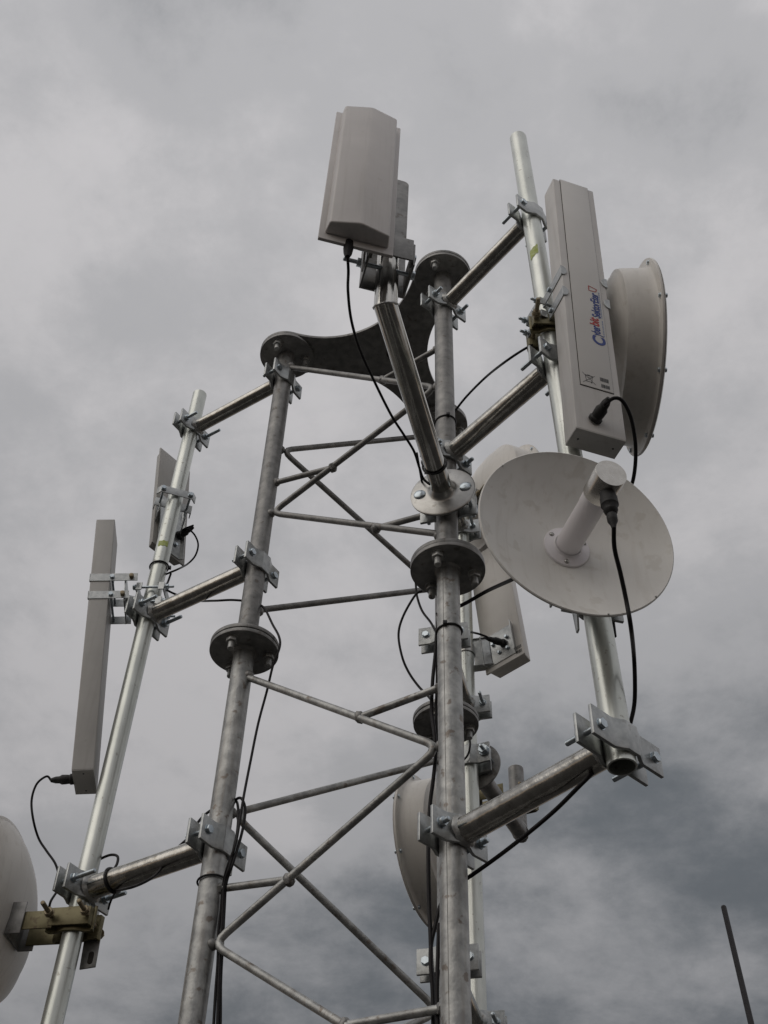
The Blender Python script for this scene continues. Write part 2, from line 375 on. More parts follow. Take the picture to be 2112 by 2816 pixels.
# seam lines of the drawn tubes
for k, az_ in (('N', -121), ('L', -150), ('B', -100)):
    dsm = V((math.cos(R(az_)), math.sin(R(az_)), 0)) * (LR - 0.0002)
    T.part('weld_seam', MB().cyl(zz(LEG[k] + dsm, 0.02), zz(LEG[k] + dsm, ZM - 0.004), 0.0008, seg=8), 'galv_dull')
# lacing bars: one bent bar per face and section
BR = 0.0080
def node(leg, other, z):
    a = LEG[leg]; d = (LEG[other] - a); d.z = 0; return zz(a + d.normalized() * (LR + 0.001), z)
def lacing(a, b, za, zb):
    """za: heights on leg a, zb on leg b, alternating downwards from the first of za"""
    seq = []; pts = []
    for i in range(max(len(za), len(zb))):
        if i < len(za): seq.append((a, b, za[i]))
        if i < len(zb): seq.append((b, a, zb[i]))
    if zb and zb[0] > za[0]: seq = []; [seq.extend([(b, a, zb[i])] + ([(a, b, za[i])] if i < len(za) else [])) for i in range(len(zb))]
    n = len(seq)
    for i, (l, o, z) in enumerate(seq):
        p = node(l, o, z)
        if 0 < i < n - 1:
            pa = node(seq[i - 1][0], seq[i - 1][1], seq[i - 1][2]); pb = node(seq[i + 1][0], seq[i + 1][1], seq[i + 1][2])
            q0 = p + (pa - p).normalized() * 0.034; q1 = p + (pb - p).normalized() * 0.034
            for t in (0, 0.25, 0.5, 0.75, 1): pts.append(q0 * (1 - t) ** 2 + p * (2 * t * (1 - t)) + q1 * t * t)
        else:
            d = LEG[l] - p; d.z = 0; pts.append(p + d.normalized() * (LR * 0.5))
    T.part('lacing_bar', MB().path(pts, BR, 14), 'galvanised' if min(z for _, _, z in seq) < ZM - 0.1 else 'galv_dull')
    for i, (l, o, z) in enumerate(seq):         # weld lumps
        p = node(l, o, z) - (node(l, o, z) - zz(LEG[l], z)) * 0.15; wb = MB()
        r_ = 0.0125; wb.lathe([(r_ * math.sin(math.pi * q / 8), -r_ * math.cos(math.pi * q / 8)) for q in range(9)], p, V((0, 0, 1)), 12, False, False)
        T.part('weld_bead', wb, 'galv_dull')
def low(z0, s): return [z0 - s * i for i in range(1, 5)]
lacing('L', 'N', [4.593, 3.938], [4.150, 3.592])
lacing('B', 'L', [4.603, 3.927], [4.225, 3.610])
lacing('N', 'B', [4.560, 3.905], [4.215, 3.590])
lacing('L', 'N', [3.392, 2.732, 2.07, 1.41], [3.010, 2.375, 1.74, 1.08])
lacing('B', 'L', [3.362, 2.735, 2.08, 1.42], [3.038, 2.405, 1.75, 1.09])
lacing('N', 'B', [3.376, 2.720, 2.06, 1.40], [3.030, 2.390, 1.74, 1.08])
def rung(leg, zl, za, lb, zb, t):
    a = node('L', 'N', za if leg == 'x' else za); b = node('N', 'L', zb)
    p = a.lerp(b, t); q = node(leg, 'N' if leg == 'L' else 'L', zl)
    off = (V((LEG['N'].y - LEG['L'].y, -(LEG['N'].x - LEG['L'].x), 0))).normalized() * 0.003
    for e_, r_ in ((p - off, 0.0135), (q - off, 0.0120)):
        wb = MB().lathe([(r_ * math.sin(math.pi * h / 8), -r_ * 0.8 * math.cos(math.pi * h / 8)) for h in range(9)], e_, (p - q), 12, False, False)
        for i, v in enumerate(wb.v): wb.v[i] = v + V((random.uniform(-1, 1), random.uniform(-1, 1), random.uniform(-1, 1))) * 0.0014
        T.part('weld_bead', wb, 'galv_dull')
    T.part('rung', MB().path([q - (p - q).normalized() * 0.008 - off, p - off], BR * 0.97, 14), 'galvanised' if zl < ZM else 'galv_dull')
rung('N', 4.322, 4.593, 'N', 4.150, 0.66)
rung('L', 4.063, 3.938, 'N', 4.150, 0.37)
rung('N', 3.677, 3.938, 'N', 3.592, 0.66)
rung('N', 3.157, 3.392, 'N', 3.010, 0.62)
rung('L', 2.851, 2.732, 'N', 3.010, 0.33)
rung('N', 2.498, 2.732, 'N', 2.375, 0.62)

# ------------------------------------------------------------------ masts
def mast(m_, label, ztag=None, mt='zinc_mast', mark_dir=None):
    t = Thing('mast_pole', m_.b, label, 'pole', 'vertical antenna masts')
    t.part('pipe', MB().pipe(m_.b, m_.t, m_.r, m_.r - 0.003, 48), mt)
    if ztag:
        for z, a0, a1, h, sk in ztag:
            k = MB(); c = m_.p(z); n = 8; r_ = m_.r + 0.0006
            for j in range(n + 1):
                a = R(a0 + (a1 - a0) * j / n); wob = 0.0015 * math.sin(j * 1.9)
                for s_ in (-1, 1): k.v.append(c + V((r_ * math.cos(a), r_ * math.sin(a), s_ * h / 2 + sk * (j / n - 0.5) + wob * s_)))
            for j in range(n): k.f.append((2 * j, 2 * j + 2, 2 * j + 3, 2 * j + 1))
            t.part('paint_mark', k, 'paint_lime', label='lime green paint mark')
    return t
mast(LM, 'slim zinc mast on the left with a lime mark, held by three arms', [(4.008, -125, -52, 0.020, 0.0)])
mast(RM, 'zinc mast on the right with open lower end, behind the lettered sector antenna', [(4.30, -150, -95, 0.040, 0.022)])
mast(BM, 'cream zinc mast behind the nearest tower leg', None)

# ------------------------------------------------------------------ standoff arms
def jaw(u, w, z, o, mb, r, sgn, half=0.067, h=0.058, th=0.0068, bulge=0.0115):
    """bent clamp plate hugging a pipe of radius r; sgn +1 = on the +w side"""
    M = Matrix((u, w * sgn, V((0, 0, 1)) * (1 if u.cross(w * sgn).z > 0 else -1))).transposed()
    e = r - bulge
    ln = [(half, e), (0.034, e), (0.022, e + bulge * 0.45), (0.012, r - 0.0005), (-0.012, r - 0.0005), (-0.022, e + bulge * 0.45), (-0.034, e), (-half, e)]
    mb.sheet(list(reversed(ln)), th, o, M, -h / 2, h / 2); return e + th
def clampset(T, c, r, w, half=0.067, h=0.058, shaft=0.105, round_plate=None, bu=0.048, dz=0.0, tilt=0.0):
    """w: horizontal direction from the pipe towards the arm. Counter plate with bolt heads on the -w side"""
    w = w.normalized(); u = w.cross(V((0, 0, 1))).normalized(); bu = half - 0.020
    a = MB(); e = jaw(u, w, c.z, c, a, r, -1, half, h); T.part('clamp_plate', a, 'zinc_plate', 0.0014)
    b = MB(); e = jaw(u, w, c.z, c, b, r, 1, half, h); T.part('clamp_plate', b, 'zinc_plate', 0.0014)
    for s_ in (-1, 1):
        p = c + u * (s_ * bu) - w * e + V((0, 0, random.uniform(-0.004, 0.004)))
        bolt(T, p, w, shaft + random.uniform(-0.012, 0.012), nut_at=2 * e + 0.001)
    return e
def arm(P, rp, Q, rq, label, rad=0.0205, shaft0=0.062, shaft1=0.085, halves=(0.067, 0.067)):
    d = (Q - P); d.z = 0; L = d.length; d.normalize()
    t = Thing('standoff_arm', P + d * L / 2, label, 'bracket', 'horizontal pipe arms with bolted clamps')
    clampset(t, P, rp, d, shaft=shaft0, half=halves[0]); clampset(t, Q, rq, -d, shaft=shaft1, half=halves[1])
    a = P + d * (rp + 0.003); b = Q - d * (rq + 0.003)
    t.part('pipe', MB().cyl(a, b, rad, seg=40), 'zinc_pipe')
    for e_, s_ in ((a, 1), (b, -1)):
        w = MB().lathe([(rad + 0.007, 0.001 * s_), (rad + 0.005, 0.004 * s_), (rad, 0.009 * s_)], e_, d, 28, False, False)
        for i, v in enumerate(w.v): w.v[i] = v + V((random.uniform(-1, 1), random.uniform(-1, 1), random.uniform(-1, 1))) * 0.0012
        t.part('weld_bead', w, 'galvanised')
    return t
def armz(leg, m_, z, label, **k): return arm(zz(LEG[leg], z), LR, m_.p(z), m_.r, label, **k)
armz('L', LM, 4.532, 'topmost arm on the left, clamped below the top plate to the slim left mast', rad=0.0205)
armz('L', LM, 3.752, 'middle arm on the left, clamped just above the left tower flange', rad=0.0225)
armz('L', LM, 2.955, 'lowest arm on the left with a black tie round it', rad=0.0248, halves=(0.074, 0.07))
armz('N', RM, 4.501, 'topmost arm on the right, reaching the bare top of the right mast', rad=0.0212)
armz('N', RM, 3.850, 'middle arm on the right, ending behind the lettered sector antenna', rad=0.0232)
armz('N', RM, 2.804, 'lowest arm on the right, clamped to the open lower end of the mast', rad=0.0245, halves=(0.069, 0.087))
armz('B', BM, 4.485, 'upper short arm from the rear tower leg to the rear mast', halves=(0.06, 0.06))
armz('B', BM, 3.757, 'middle short arm from the rear tower leg to the rear mast')
armz('B', BM, 2.845, 'lower short arm from the rear tower leg to the rear mast, near the bottom edge')

# ------------------------------------------------------------------ bent arms with a round clamp plate
def bent_arm(c, r, corner, ztop, label, disc_r=0.076, rad=0.0242, pm='chrome_pipe', dm='bright_steel'):
    d = corner - c; d.z = 0; d.normalize(); u = d.cross(V((0, 0, 1))).normalized()
    t = Thing('bent_arm', c, label, 'bracket')
    f0 = c + d * (r + 0.012)
    dsc = MB().lathe([(disc_r - 0.002, 0), (disc_r, 0.0015), (disc_r, 0.0055), (disc_r - 0.003, 0.0075), (rad + 0.016, 0.0085), (rad + 0.009, 0.011), (rad + 0.004, 0.017), (rad, 0.024)], f0, d, 72, True, False)
    t.part('round_plate', dsc, dm)
    e = MB(); jaw(u, d, 0, c, e, r, 1, 0.056, 0.072, 0.010, 0.006); t.part('clamp_plate', e, 'zinc_plate', 0.001)
    e = MB(); jaw(u, d, 0, c, e, r, -1, 0.067, 0.062); t.part('clamp_plate', e, 'zinc_plate', 0.001)
    for s_ in (-1, 1): bolt(t, f0 + d * 0.0075 + u * (s_ * 0.0535), -d, 0.095, 0.010, 0.024, 0.006, nut_at=0.068, domed=True)
    cr_ = zz(corner, c.z)
    t.part('pipe', MB().path([f0 + d * 0.004, cr_, zz(corner, ztop)], rad, 48), pm)
    wb = MB(); nrm = (d * -1 + V((0, 0, 1))).normalized(); bs = (d + V((0, 0, 1))).normalized()
    ring = []
    for k in range(40):
        a = 2 * math.pi * k / 40; ring.append(cr_ + u * (math.cos(a) * (rad + 0.0002)) + (d * -1 - V((0, 0, -1))).normalized() * 0 + bs.cross(u).normalized() * (math.sin(a) * (rad * 1.414 + 0.0002)) + V((random.uniform(-1, 1), random.uniform(-1, 1), random.uniform(-1, 1))) * 0.0006)
    wb.path(ring + [ring[0]], 0.0022, 6); t.part('weld_bead', wb, 'galvanised')
    t.part('end_cap', MB().lathe([(rad - 0.0005, 0), (rad, 0.0008), (rad - 0.001, 0.003)], zz(corner, ztop), V((0, 0, 1)), 40), 'galvanised')
    return t
FC = V((-0.012, 1.373, 3.684))
bent_arm(zz(LEG['N'], 3.684), LR, FC, 3.868, 'shiny bent pipe with a round base plate carrying the topmost antenna')
RC = V((0.431, 3.100, 3.585))
bent_arm(BM.p(3.585), BM.r, RC, 3.80, 'dark bent pipe with a round plate behind the lowest right arm', rad=0.0235, pm='galv_dull', dm='galv_dull')

# ------------------------------------------------------------------ sector antennas (long boxes with side straps)
Zu = V((0, 0, 1))
def u_channel(mb, o, M, w, d, h, th=0.003):
    """channel of width w (x), flanges d deep (+y), height h (z)"""
    mb.sheet([(-w / 2, d), (-w / 2, 0), (w / 2, 0), (w / 2, d)], th, o, M, -h / 2, h / 2)
def sector(label, o, M, dim, body, mst, straps, y1, lettering=False, group='sector antennas'):
    Wd, D, H = dim
    Lc = lambda x, y, z: o + M @ V((x, y, z))
    t = Thing('sector_antenna', Lc(0, 0, -H / 2), label, 'antenna', group)
    b = t.part('housing', MB().box(o, M, (Wd, D, H - 0.004)), body, 0.0022, seg=3)
    t.part('end_cap', MB().box(Lc(0, 0, -H / 2 + 0.0012), M, (Wd - 0.001, D - 0.001, 0.0016)), body, 0.0005)
    for x in (-0.35, 0.35):
        t.part('screw', MB().dome(Lc(x * Wd, 0.001, -H / 2 + 0.0004), -(M @ Zu), 0.0024, 0.0012, 10), 'ink_black')
    zc0, zc1 = -0.3255 * H / 0.9307, H / 2 + 0.0012
    cov = t.part('cover_plate', MB().box(Lc(0.0015 * Wd / 0.111, -D / 2 - 0.0008, (zc0 + zc1) / 2), M, (0.677 * Wd, 0.0028, zc1 - zc0)), 'label_film' if lettering else body, 0.0006)
    if lettering: t.part('gap_shadow', MB().box(Lc(0.0013, -D / 2 - 0.0002, (zc0 + zc1) / 2 - 0.0006), M, (0.677 * Wd + 0.0022, 0.0012, zc1 - zc0 + 0.0014)), 'hole_dark', 0, cov)  # dark strip behind the cover: the gap's shadow line put in as colour
    # straps hooked over the front edges
    sh_ = 0.0175 * min(1.0, 12 * abs(straps[0] - straps[1]))
    for z, ye in zip(straps, y1):
        for s_ in (-1, 1):
            k = MB(); x = s_ * (Wd / 2 + 0.0012)
            Ms = Matrix((M @ V((0, 1, 0)), M @ Zu, M @ V((1, 0, 0)))).transposed()
            k.prism([(-D / 2 - 0.002, -sh_), (ye, -sh_), (ye, sh_), (-D / 2 - 0.002, sh_)], Lc(x, 0, z), Ms, -0.001, 0.001)
            Mf = Matrix((M @ V((1, 0, 0)), M @ Zu, M @ V((0, -1, 0)))).transposed()
            tip = [(s_ * 0.002, -sh_)] + [(-s_ * 0.013 * math.cos(a_), sh_ * math.sin(a_)) for a_ in [(-math.pi / 2) + math.pi * q / 12 for q in range(13)]] + [(s_ * 0.002, sh_)]
            k.prism(tip if s_ < 0 else list(reversed(tip)), Lc(x, -D / 2, z), Mf, 0.0008, 0.0026)
            so_ = t.part('strap', k, 'zinc_plate', 0.0004, seg=1)
            ax = M @ V((s_ * -1.0, 0, 0))
            for yb, mt_ in ((D / 2 + 0.006, 'steel_bolt'), (ye - 0.016, 'brass_head' if lettering is False else 'steel_bolt')):
                if mt_ == 'brass_head':
                    t.part('bolt', MB().cyl(Lc(x, yb, z), Lc(x + s_ * 0.010, yb, z), 0.0062, seg=16), mt_, 0.0008, so_)
                else:
                    bolt(t, Lc(x + s_ * 0.0012, yb, z), ax, 0.03, 0.006, 0.0115, 0.006, parent=so_)
        # threaded rod tying the two straps together
        t.part('tie_rod', MB().cyl(Lc(-Wd / 2, D / 2 + 0.006, z), Lc(Wd / 2, D / 2 + 0.006, z), 0.003, seg=10), 'steel_bolt')
    # bracket: cross plate and two channel jaws round the mast
    zmid = sum(straps) / 2
    mp = mst.p((o + M @ V((0, 0, zmid))).z); pl = M.transposed() @ (mp - o)
    sp = MB().box(Lc(0, min(y1) - 0.012, zmid), M, (Wd - 0.006, 0.004, abs(straps[0] - straps[1]) + 0.035)); t.part('cross_plate', sp, 'zinc_plate', 0.0008)
    ddir = (mp - Lc(0, min(y1), zmid)); ddir.z = 0; ddir.normalize()
    uu = ddir.cross(Zu).normalized(); Mj = Matrix((uu, ddir, Zu)).transposed(); Mj2 = Matrix((-uu, -ddir, Zu)).transposed()
    near = mp - ddir * (mst.r + 0.016)
    for dz in (0.022, -0.030):
        for Mx, oo in ((Mj, near), (Mj2, mp + ddir * (mst.r + 0.016))):
            c_ = MB(); u_channel(c_, oo + Zu * dz, Mx, 0.072, 0.016, 0.026); t.part('jaw', c_, 'zinc_plate', 0.0005, seg=1)
        for s_ in (-1, 1):
            bolt(t, mp + uu * (s_ * 0.030) - ddir * (mst.r + 0.019) + Zu * dz, ddir, 0.105, 0.007, 0.013, 0.006, nut_at=2 * mst.r + 0.040)
    lk = MB().path([Lc(0, min(y1) - 0.010, zmid), near + ddir * 0.002], 0.011, 8); t.part('link', lk, 'zinc_plate')
    return t, Lc, cov, b
RO, RMx = V((0.4335, 1.5475, 3.9875)), rot(0.2968, 0.0682, -0.003)
RS, RL, RCOV, RB_ = sector('pale sector antenna with blue and red lettering on its cover', RO, RMx, (0.1114, 0.0543, 0.9307), 'paint_white', RM, (0.069, -0.010), (0.107, 0.093), True)
LMx_ = rot(0.0577, 0.0227, -0.1237); LO = V((-0.7281, 2.4176, 3.6518))
LMx = Matrix((-(LMx_ @ V((0, 1, 0))), LMx_ @ V((1, 0, 0)), LMx_ @ Zu)).transposed()
LS, LL, LCOV, LB_ = sector('plain grey sector antenna seen side-on, beside the left mast', LO, LMx, (0.102, 0.0505, 0.825), 'paint_grey', LM, (0.190, 0.128), (0.098, 0.078), False)

# lettering on the cover of the right sector antenna (reads upwards)
Mt = Matrix((RMx @ Zu, RMx @ V((-1, 0, 0)), RMx @ V((0, -1, 0)))).transposed()   # text x = up, text y = left, out = front
YF = -0.0543 / 2 - 0.0026
def lettering(txt, x, z, size, m_, length=None, shear=0.0, bold=0.0):
    cu = bpy.data.curves.new('lettering', 'FONT'); cu.body = txt; cu.size = size; cu.shear = shear; cu.offset = bold; cu.extrude = 0.00012
    o = bpy.data.objects.new('tmp', cu); COL.objects.link(o)
    bpy.context.view_layer.update()
    me = bpy.data.meshes.new_from_object(o.evaluated_get(bpy.context.evaluated_depsgraph_get()))
    bpy.data.objects.remove(o)
    xs = [v.co.x for v in me.vertices]; k = (length / (max(xs) - min(xs))) if length else 1.0; x0 = min(xs)
    for v in me.vertices: v.co = (RL(x, YF, z) + Mt @ V(((v.co.x - x0) * k, v.co.y, v.co.z))) - RS.loc
    me.materials.clear(); me.materials.append(MATS[m_])
    ob = bpy.data.objects.new('lettering', me); COL.objects.link(ob); ob.parent = RCOV; return ob
lettering('C', 0.0330, -0.1745, 0.041, 'ink_blue', 0.031, 0.12, 0.0015)
lettering('yber', 0.0245, -0.1430, 0.031, 'ink_blue', 0.0340, 0.12, 0.0007)
lettering('bit', 0.0235, -0.1085, 0.032, 'ink_red', 0.029, 0.12, 0.0009)
lettering('SektorEter', 0.0295, -0.0765, 0.0290, 'ink_blue', 0.091, 0.12, 0.0008)
def ink(name, polys, m_, parent=RCOV):
    k = MB(); Mi = Matrix((RMx @ V((1, 0, 0)), RMx @ Zu, RMx @ V((0, -1, 0)))).transposed()
    for p in polys: k.prism(p, RL(0, YF, 0), Mi, 0.0, 0.00015)
    return RS.part(name, k, m_, 0, parent)
def quad(x0, z0, x1, z1): return [(x0, z0), (x1, z0), (x1, z1), (x0, z1)]
def seg2(a, b, w=0.0011):
    d = (V(b) - V(a)).normalized(); n = V((-d.y, d.x)) * w / 2; a, b = V(a), V(b)
    return [tuple(a - n), tuple(b - n), tuple(b + n), tuple(a + n)]
ink('emblem', [seg2((0.0085, 0.019), (0.0085, 0.038), 0.0022), seg2((0.0085, 0.0375), (0.029, 0.030), 0.0022), seg2((0.0285, 0.031), (0.0255, 0.0205), 0.0022), seg2((0.026, 0.0210), (0.0085, 0.0195), 0.0022)], 'ink_red')
pale = []
zq = -0.140
while zq < 0.018:
    l_ = random.uniform(0.003, 0.009)
    if not (-0.085 < zq < -0.076): pale.append(quad(0.0318, zq, 0.0342, zq + l_))
    zq += l_ + 0.0022
ink('small_print', pale, 'ink_pale')
bx, bz = -0.0165, -0.302
ink('bin_symbol', [seg2((bx - 0.008, bz + 0.010), (bx - 0.006, bz - 0.009)), seg2((bx + 0.008, bz + 0.010), (bx + 0.006, bz - 0.009)), seg2((bx - 0.006, bz - 0.009), (bx + 0.006, bz - 0.009)),
    seg2((bx - 0.0095, bz + 0.0105), (bx + 0.0095, bz + 0.0105), 0.0018), seg2((bx - 0.0145, bz - 0.015), (bx + 0.0145, bz + 0.014), 0.0009), seg2((bx - 0.0145, bz + 0.017), (bx + 0.0145, bz - 0.014), 0.0009),
    seg2((bx - 0.003, bz + 0.0125), (bx + 0.003, bz + 0.0125)), seg2((bx + 0.004, bz - 0.0105), (bx + 0.007, bz - 0.0105), 0.003), seg2((bx - 0.004, bz + 0.005), (bx + 0.004, bz + 0.005), 0.0007)], 'ink_black')
bars = []
for (x0, x1, z0, z1) in ((0.010, 0.030, -0.298, -0.286), (0.0115, 0.0305, -0.318, -0.307)):
    x = x0
    while x < x1:
        w_ = random.choice((0.0005, 0.0008, 0.0013)); bars.append(quad(x, z0, x + w_, z1)); x += w_ + random.choice((0.0005, 0.0009))
ink('barcode', bars, 'ink_black')
def plug(t, p, d, bend, m_='black_tape', L=0.05, r=0.009):
    """taped coaxial plug leaving p along d"""
    d = d.normalized()
    t.part('plug', MB().lathe([(r * 1.25, -0.001), (r * 1.3, 0.006), (r * 1.05, 0.009), (r * 1.12, 0.016), (r * 1.15, L * 0.5), (r * 0.85, L * 0.6), (r * 0.8, L * 0.78), (r * 0.45, L)], p, d, 18), m_)
plug(RS, RL(-0.013, -0.0285, -0.428), RMx @ V((0.14, -0.9, 0.25)), None, L=0.055, r=0.0115)
plug(LS, LL(0, -0.0262, -0.402), LMx @ V((0.0, -1, -0.02)), None, L=0.052, r=0.010)

# ------------------------------------------------------------------ topmost panel antenna
PO, PM = V((-0.0734, 1.2868, 4.0536)), rot(0.2295, -0.0014, 0.0117)
def PL(x, y, z): return PO + PM @ V((x, y, z))
tp_ = Thing('panel_antenna', PL(0, 0, -0.289), 'topmost pale panel antenna with a ridged front, on the bent pipe', 'antenna', 'panel antennas')
def rad_prof(W1, W2, d1, d2): return [(-W1 / 2, 0), (W1 / 2, 0), (W2 / 2, -d1), (0.004, -d2), (-0.004, -d2), (-W2 / 2, -d1)]
bp = MB().box(PL(0, 0.004, 0), PM, (0.1562, 0.008, 0.5788)); tp_.part('back_plate', bp, 'radome', 0.002)
rd = MB().prism(rad_prof(0.134, 0.124, 0.029, 0.0415), PO, PM, -0.2688, 0.2688); tp_.part('radome', rd, 'radome', 0.004, seg=4, ang=30)
pl_ = V((0.0794, 0.07, 0)); sx, sy = pl_.x, pl_.y
# bracket: channel on the back of the panel, two jaws round the pipe stub, long bolts
zb = -0.235
k = MB(); u_channel(k, PL(sx, sy + 0.032, zb), PM @ Matrix.Rotation(math.pi, 3, 'Z'), 0.098, 0.085, 0.082, 0.004); tp_.part('channel', k, 'galv_dull', 0.0010)
Ml = Matrix((PM @ V((0, 1, 0)), PM @ Zu, PM @ V((1, 0, 0)))).transposed()
k = MB().prism([(0.020, 0.040), (0.040, 0.044), (0.046, -0.050), (0.040, -0.078), (0.032, -0.088), (0.026, -0.074)], PL(sx - 0.054, 0.0, zb), Ml, -0.0045, 0.0)
tp_.part('lug', k, 'galv_dull', 0.0010)
k = MB(); u_channel(k, PL(sx, 0.012, zb + 0.008), PM, 0.088, 0.020, 0.080, 0.004); tp_.part('jaw', k, 'galv_dull', 0.0008)
bolt(tp_, PL(sx + 0.051, 0.055, zb - 0.020), PM @ V((-1, 0, 0)), 0.146, 0.009, 0.017, 0.007, nut_at=0.108)
bolt(tp_, PL(sx + 0.051, 0.050, zb + 0.036), PM @ V((-1, 0, 0)), 0.122, 0.009, 0.017, 0.007, nut_at=0.108)
ro = []
for (cx, cz, a0) in ((0.034, 0.21, 0), (-0.034, 0.21, 90), (-0.034, -0.20, 180), (0.034, -0.20, 270)):
    for j in range(7):
        a = R(a0 + 15 * j); ro.append((sx + cx + 0.015 * math.cos(a), cz + 0.015 * math.sin(a)))
tp_.part('rear_plate', MB().prism(ro, PL(0, 0.1085, 0.015), Matrix((PM @ V((1, 0, 0)), PM @ Zu, PM @ V((0, -1, 0)))).transposed(), 0, 0.004), 'galv_dull', 0.0006)
tp_.part('plug', MB().lathe([(0.010, -0.012), (0.0105, 0.010), (0.0088, 0.028), (0.005, 0.042)], PL(-0.014, 0.006, -0.285), PM @ V((0, 0, -1)), 16), 'black_rubber')

# ------------------------------------------------------------------ flat panel antennas on the masts
def flat_panel(label, o, M, Wd, D, H, m_):
    t = Thing('panel_antenna', o + M @ V((0, 0, -H / 2)), label, 'antenna', 'panel antennas')
    Lc = lambda x, y, z: o + M @ V((x, y, z))
    t.part('back_plate', MB().box(Lc(0, -D / 2 + 0.003, 0), M, (Wd, 0.006, H)), m_, 0.0015)
    t.part('radome', MB().prism([(-Wd / 2 + 0.006, -D / 2 + 0.006), (Wd / 2 - 0.006, -D / 2 + 0.006), (Wd / 2 - 0.014, D / 2), (-Wd / 2 + 0.014, D / 2)], o, M, -H / 2 + 0.008, H / 2 - 0.008), m_, 0.003, seg=3)
    return t, Lc
QO, QM = V((0.3655, 2.7436, 4.1367)), rot(-0.738, 0.0549, -0.0628)
qt, QL = flat_panel('beige panel antenna behind the open dish, its back and bracket showing', QO, QM, 0.1403, 0.052, 0.4739, 'drum_white')
yq = -0.026
# folded galvanised bracket: a plate on the antenna, a hinge, a plate to the mast
k = MB(); k.sheet([(-0.058, -0.020), (-0.054, 0), (0.044, 0), (0.050, -0.020)], 0.0030, QL(0, yq - 0.003, -0.165), QM, -0.056, 0.056); hb = qt.part('bracket_plate', k, 'zinc_plate', 0.0008)
qp = QM.transposed() @ (BM.p(3.985) - QO)
dirp = V((qp.x - (-0.040), qp.y - (yq - 0.004), 0)); ln_ = dirp.length; dirp.normalize()
Mb = QM @ Matrix((dirp, V((-dirp.y, dirp.x, 0)), Zu)).transposed()
k = MB(); k.sheet([(0, -0.0), (ln_ - 0.02, 0.0)], 0.0025, QL(-0.040, yq - 0.004, -0.165), Mb, -0.050, 0.050)
k.box(QL(-0.040, yq - 0.004, -0.165) + Mb @ V((ln_ * 0.42, -0.009, 0.0505)), Mb, (ln_ * 0.90, 0.030, 0.0030)); k.box(QL(-0.040, yq - 0.004, -0.165) + Mb @ V((ln_ * 0.42, -0.009, -0.0505)), Mb, (ln_ * 0.90, 0.030, 0.0030))
qt.part('bracket_arm', k, 'zinc_plate', 0.0006)
k = MB(); cz_ = BM.p((QL(0, 0, -0.165)).z); k.lathe([(BM.r + 0.0005, -0.016), (BM.r + 0.003, -0.016), (BM.r + 0.003, 0.016), (BM.r + 0.0005, 0.016)], cz_, Zu, 32, False, False); qt.part('hose_clamp', k, 'bright_steel')
for x_, z_ in ((-0.028, -0.150), (0.022, -0.148), (-0.010, -0.190), (0.020, -0.190)): bolt(qt, QL(x_, yq - 0.006, z_), QM @ V((0, 1, 0)), 0.012, 0.005, 0.009, 0.005, parent=hb)
plug(qt, QL(0.010, yq - 0.004, -0.166), QM @ V((-0.55, -1, 0.12)), None, L=0.058, r=0.0095)
inkq = MB()
for z0 in (-0.205, -0.221):
    x = 0.044
    while x < 0.063:
        w_ = random.choice((0.0006, 0.001, 0.0015)); inkq.box(QL(x, yq - 0.0002, z0), QM, (w_, 0.0004, 0.011)); x += w_ + 0.0011
qt.part('barcode', inkq, 'ink_black')

SO_, SM = V((-0.6522, 2.5235, 4.2977)), rot(0.8862, -0.0941, -0.05)
st, SL = flat_panel('small grey panel antenna behind the upper left mast', SO_, SM, 0.1315, 0.030, 0.4304, 'paint_grey')
ys = -0.015
for z_, hh in ((-0.085, 0.05),):
    mp = LM.p(SL(0, 0, z_).z); d = mp - SL(-0.01, ys, z_); d.z = 0; L_ = d.length; d.normalize(); u = d.cross(Zu).normalized(); Mx = Matrix((u, d, Zu)).transposed()
    if hh:
        k = MB(); k.sheet([(-0.055, L_ + 0.012), (-0.045, L_ + LM.r + 0.004), (0.045, L_ + LM.r + 0.004), (0.055, L_ + 0.012)], 0.003, SL(-0.01, ys, z_), Mx, -0.014, 0.014)
        st.part('jaw', k, 'zinc_plate', 0.0006)
        k = MB(); u_channel(k, SL(-0.01, ys, z_) + d * (L_ - LM.r - 0.004), Matrix((-u, -d, Zu)).transposed(), 0.11, 0.022, 0.032); st.part('jaw', k, 'zinc_plate', 0.0006)
        for s_ in (-1, 1): bolt(st, mp + u * (s_ * 0.040) + d * (LM.r + 0.010), -d, 0.09, 0.007, 0.013, 0.006, nut_at=0.066)
        for s_ in (-1, 1):
            k = MB(); k.box(SL(-0.01, ys, z_ - 0.012) + d * (L_ / 2 - 0.012) + u * (s_ * 0.040), Mx, (0.003, L_ - 0.028, 0.060)); st.part('bracket_arm', k, 'zinc_plate', 0.0006)
k = MB(); k.sheet([(-0.058, -0.010), (-0.052, 0), (0.036, 0), (0.042, -0.010)], 0.0025, SL(0.004, ys - 0.003, -0.045), SM, -0.165, 0.05); st.part('bracket_plate', k, 'zinc_plate', 0.0006)
for z_ in (-0.165, -0.02): bolt(st, SL(0.02, ys - 0.006, z_), SM @ V((0, 1, 0)), 0.01, 0.006, 0.011, 0.005)
plug(st, SL(0.030, ys - 0.004, -0.118), SM @ V((0.25, -1, 0.30)), None, L=0.052, r=0.0105)

